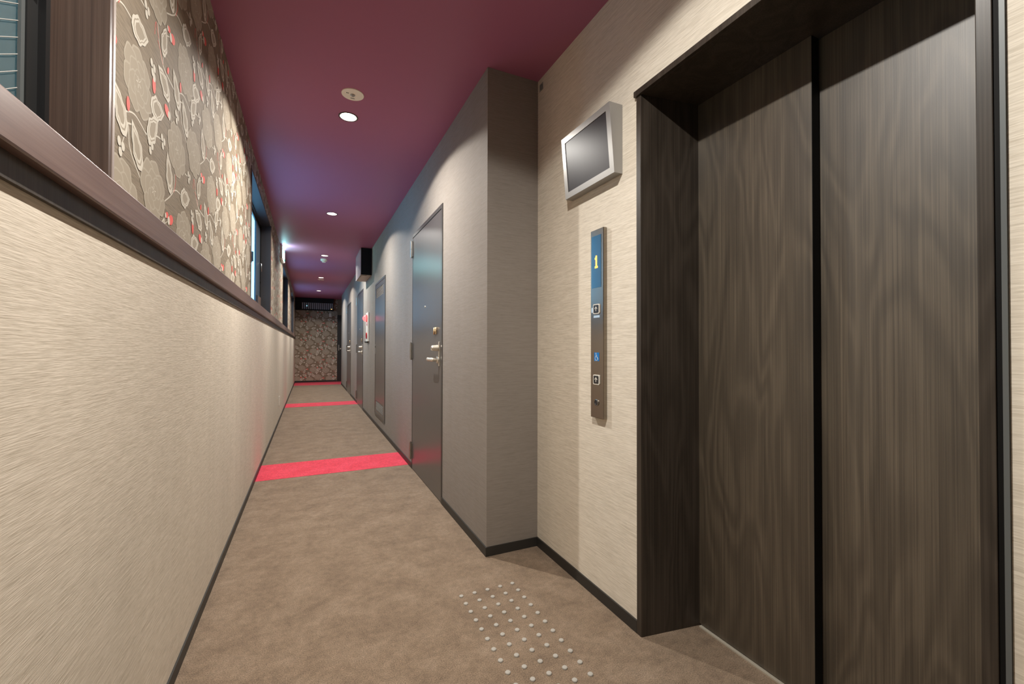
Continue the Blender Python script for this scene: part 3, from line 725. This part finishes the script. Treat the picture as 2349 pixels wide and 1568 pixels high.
part('bezel', bz, 'silver', r, 'silver bezel')
part('screen', MB().hexa(plate(ym0+bw, ym1-bw, zm0+bw, zm1-bw, -0.003, -0.0008)), 'screen', r, 'dark glossy screen')

# ------------------------------------------------------------------ call panel
py0, py1, pz0, pz1 = 1.508, 1.601, 0.792, 1.616; PX = W2-0.020
r = thing('call_panel', 'tall narrow steel elevator call panel showing floor 1', 'call panel', (W2, (py0+py1)/2, pz0))
part('face_plate', MB().box(PX, W2-0.0008, py0, py1, pz0, pz1), 'panel_steel', r, 'brushed steel body', bev=0.0025)
ds = part('display', MB().box(PX-0.0012, PX+0.001, 1.5245, 1.591, 1.36, 1.588), 'display', r, 'display window with blue reflection in its colour')
def yz(mb, poly, x, d=0.0008):   # flat shape facing -x from (y,z) points
    n = len(poly); mb.add([(x-d, y, z) for y, z in poly]+[(x, y, z) for y, z in poly],
        [tuple(range(n)), tuple(range(2*n-1, n-1, -1))]+[(i, i+n, (i+1) % n+n, (i+1) % n) for i in range(n)]); return mb
yc = 1.557
dg = MB()
dg.box(PX-0.0024, PX-0.0012, yc-0.004, yc+0.004, 1.446, 1.500)
dg.box(PX-0.0024, PX-0.0012, yc-0.0095, yc+0.0095, 1.446, 1.454)
dg.box(PX-0.0024, PX-0.0012, yc+0.004, yc+0.009, 1.484, 1.492)
part('floor_digit', dg, 'digit', ds, 'amber lit digit 1')
def rrect(y, z, hw, hh, rr, n=5):
    pts = []
    for (sy, sz, a0) in ((1, 1, 0), (-1, 1, 90), (-1, -1, 180), (1, -1, 270)):
        for k in range(n+1):
            a = math.radians(a0+90*k/n); pts.append((y+sy*(hw-rr)+rr*math.cos(a), z+sz*(hh-rr)+rr*math.sin(a)))
    return pts
yb_ = 1.5555
def up_button(z):
    b_ = part('call_button', yz(MB(), rrect(yb_, z, 0.0225, 0.0215, 0.006), PX+0.0005, 0.004), 'white', r, 'black call button with pale ring and up arrow')
    part('button_face', yz(MB(), rrect(yb_, z, 0.0175, 0.017, 0.004), PX-0.0035, 0.0012), 'button', b_)
    ar = MB(); x = PX-0.0047
    yz(ar, [(yb_-0.0018, z-0.010), (yb_+0.0018, z-0.010), (yb_+0.0018, z+0.008), (yb_-0.0018, z+0.008)], x)
    for s in (1, -1):
        yz(ar, [(yb_, z+0.0112), (yb_+s*0.0098, z+0.0012), (yb_+s*0.0078, z-0.0008), (yb_, z+0.0072)], x)
    part('up_arrow', ar, 'white', b_)
up_button(1.267); up_button(0.959)
part('braille_label', MB().box(PX-0.0012, PX+0.0005, 1.534, 1.577, 1.229, 1.239), 'braille', r)
part('braille_label', MB().box(PX-0.0012, PX+0.0005, 1.579, 1.594, 1.252, 1.274), 'braille', r)
st = part('access_sticker', MB().box(PX-0.001, PX+0.0005, 1.538, 1.573, 1.040, 1.077), 'blue', r, 'blue wheelchair sticker')
wc = MB(); x = PX-0.001; cy_, cz_ = 1.5565, 1.0515
arc = [(cy_+0.0095*math.cos(math.radians(t)), cz_+0.0095*math.sin(math.radians(t))) for t in range(120, 391, 18)]
arc = [(2*cy_-y, z) for y, z in arc]
def strip2(mb, pts, wd):
    for i in range(len(pts)-1):
        (a1, b1), (a2, b2) = pts[i], pts[i+1]; dx, dy = a2-a1, b2-b1; d = math.hypot(dx, dy); nx, ny = -dy/d*wd/2, dx/d*wd/2
        yz(mb, [(a1-nx, b1-ny), (a2-nx, b2-ny), (a2+nx, b2+ny), (a1+nx, b1+ny)], x, 0.0005)
strip2(wc, arc, 0.0018); strip2(wc, [(1.5595, 1.0715), (1.559, 1.0585), (1.551, 1.058), (1.5475, 1.048), (1.5435, 1.0495)], 0.0022); strip2(wc, [(1.559, 1.0645), (1.552, 1.0640)], 0.0018)
yz(wc, [(1.5598+0.0024*math.cos(k*math.pi/5), 1.0735+0.0024*math.sin(k*math.pi/5)) for k in range(10)], x, 0.0005)
part('wheelchair_symbol', wc, 'white', st)
ks = part('key_switch', MB().lathe([(0.0145, 0.0), (0.0145, 0.003), (0.012, 0.004), (0.012, 0.002)], (PX, yb_, 0.8595), '-x', 24), 'steel', r, 'round key switch')
part('key_core', MB().lathe([(0.012, 0.002), (0.006, 0.003), (0.0001, 0.003)], (PX, yb_, 0.8595), '-x', 20), 'button', ks)
r = thing('wall_sticker', 'small pale square sticker in the upper corner of the elevator wall', 'sticker', (W2, 2.093, 2.518))
part('square', MB().box(W2-0.001, W2-0.0003, 2.073, 2.113, 2.520, 2.560), 'silver', r)
part('ring', MB().lathe([(0.014, 0.001), (0.014, 0.0016), (0.011, 0.0016), (0.011, 0.001)], (W2, 2.093, 2.54), '-x', 20), 'grey', r)

# ------------------------------------------------------------------ tactile studs in the carpet
base = MB().lathe([(0.0095, -0.001), (0.0095, 0.003), (0.0080, 0.0048), (0.004, 0.0054), (0.0001, 0.0054)], (0, 0, 0), n=18)
me = base.mesh('tactile_stud'); me.materials.append(M['stud'])
s0 = bpy.data.objects.new('tactile_stud', me)
tag(s0, 'small grey round tactile stud set in the carpet before the elevator', 'tactile stud', 'tactile studs in the carpet')
first = True
for j in range(11):
    for i in range(5):
        if j == 10 and i < 1: continue
        o = s0 if first else s0.copy(); first = False
        COL.objects.link(o); o.location = (1.0125+i*0.0621, 1.837-j*0.0618, 0)
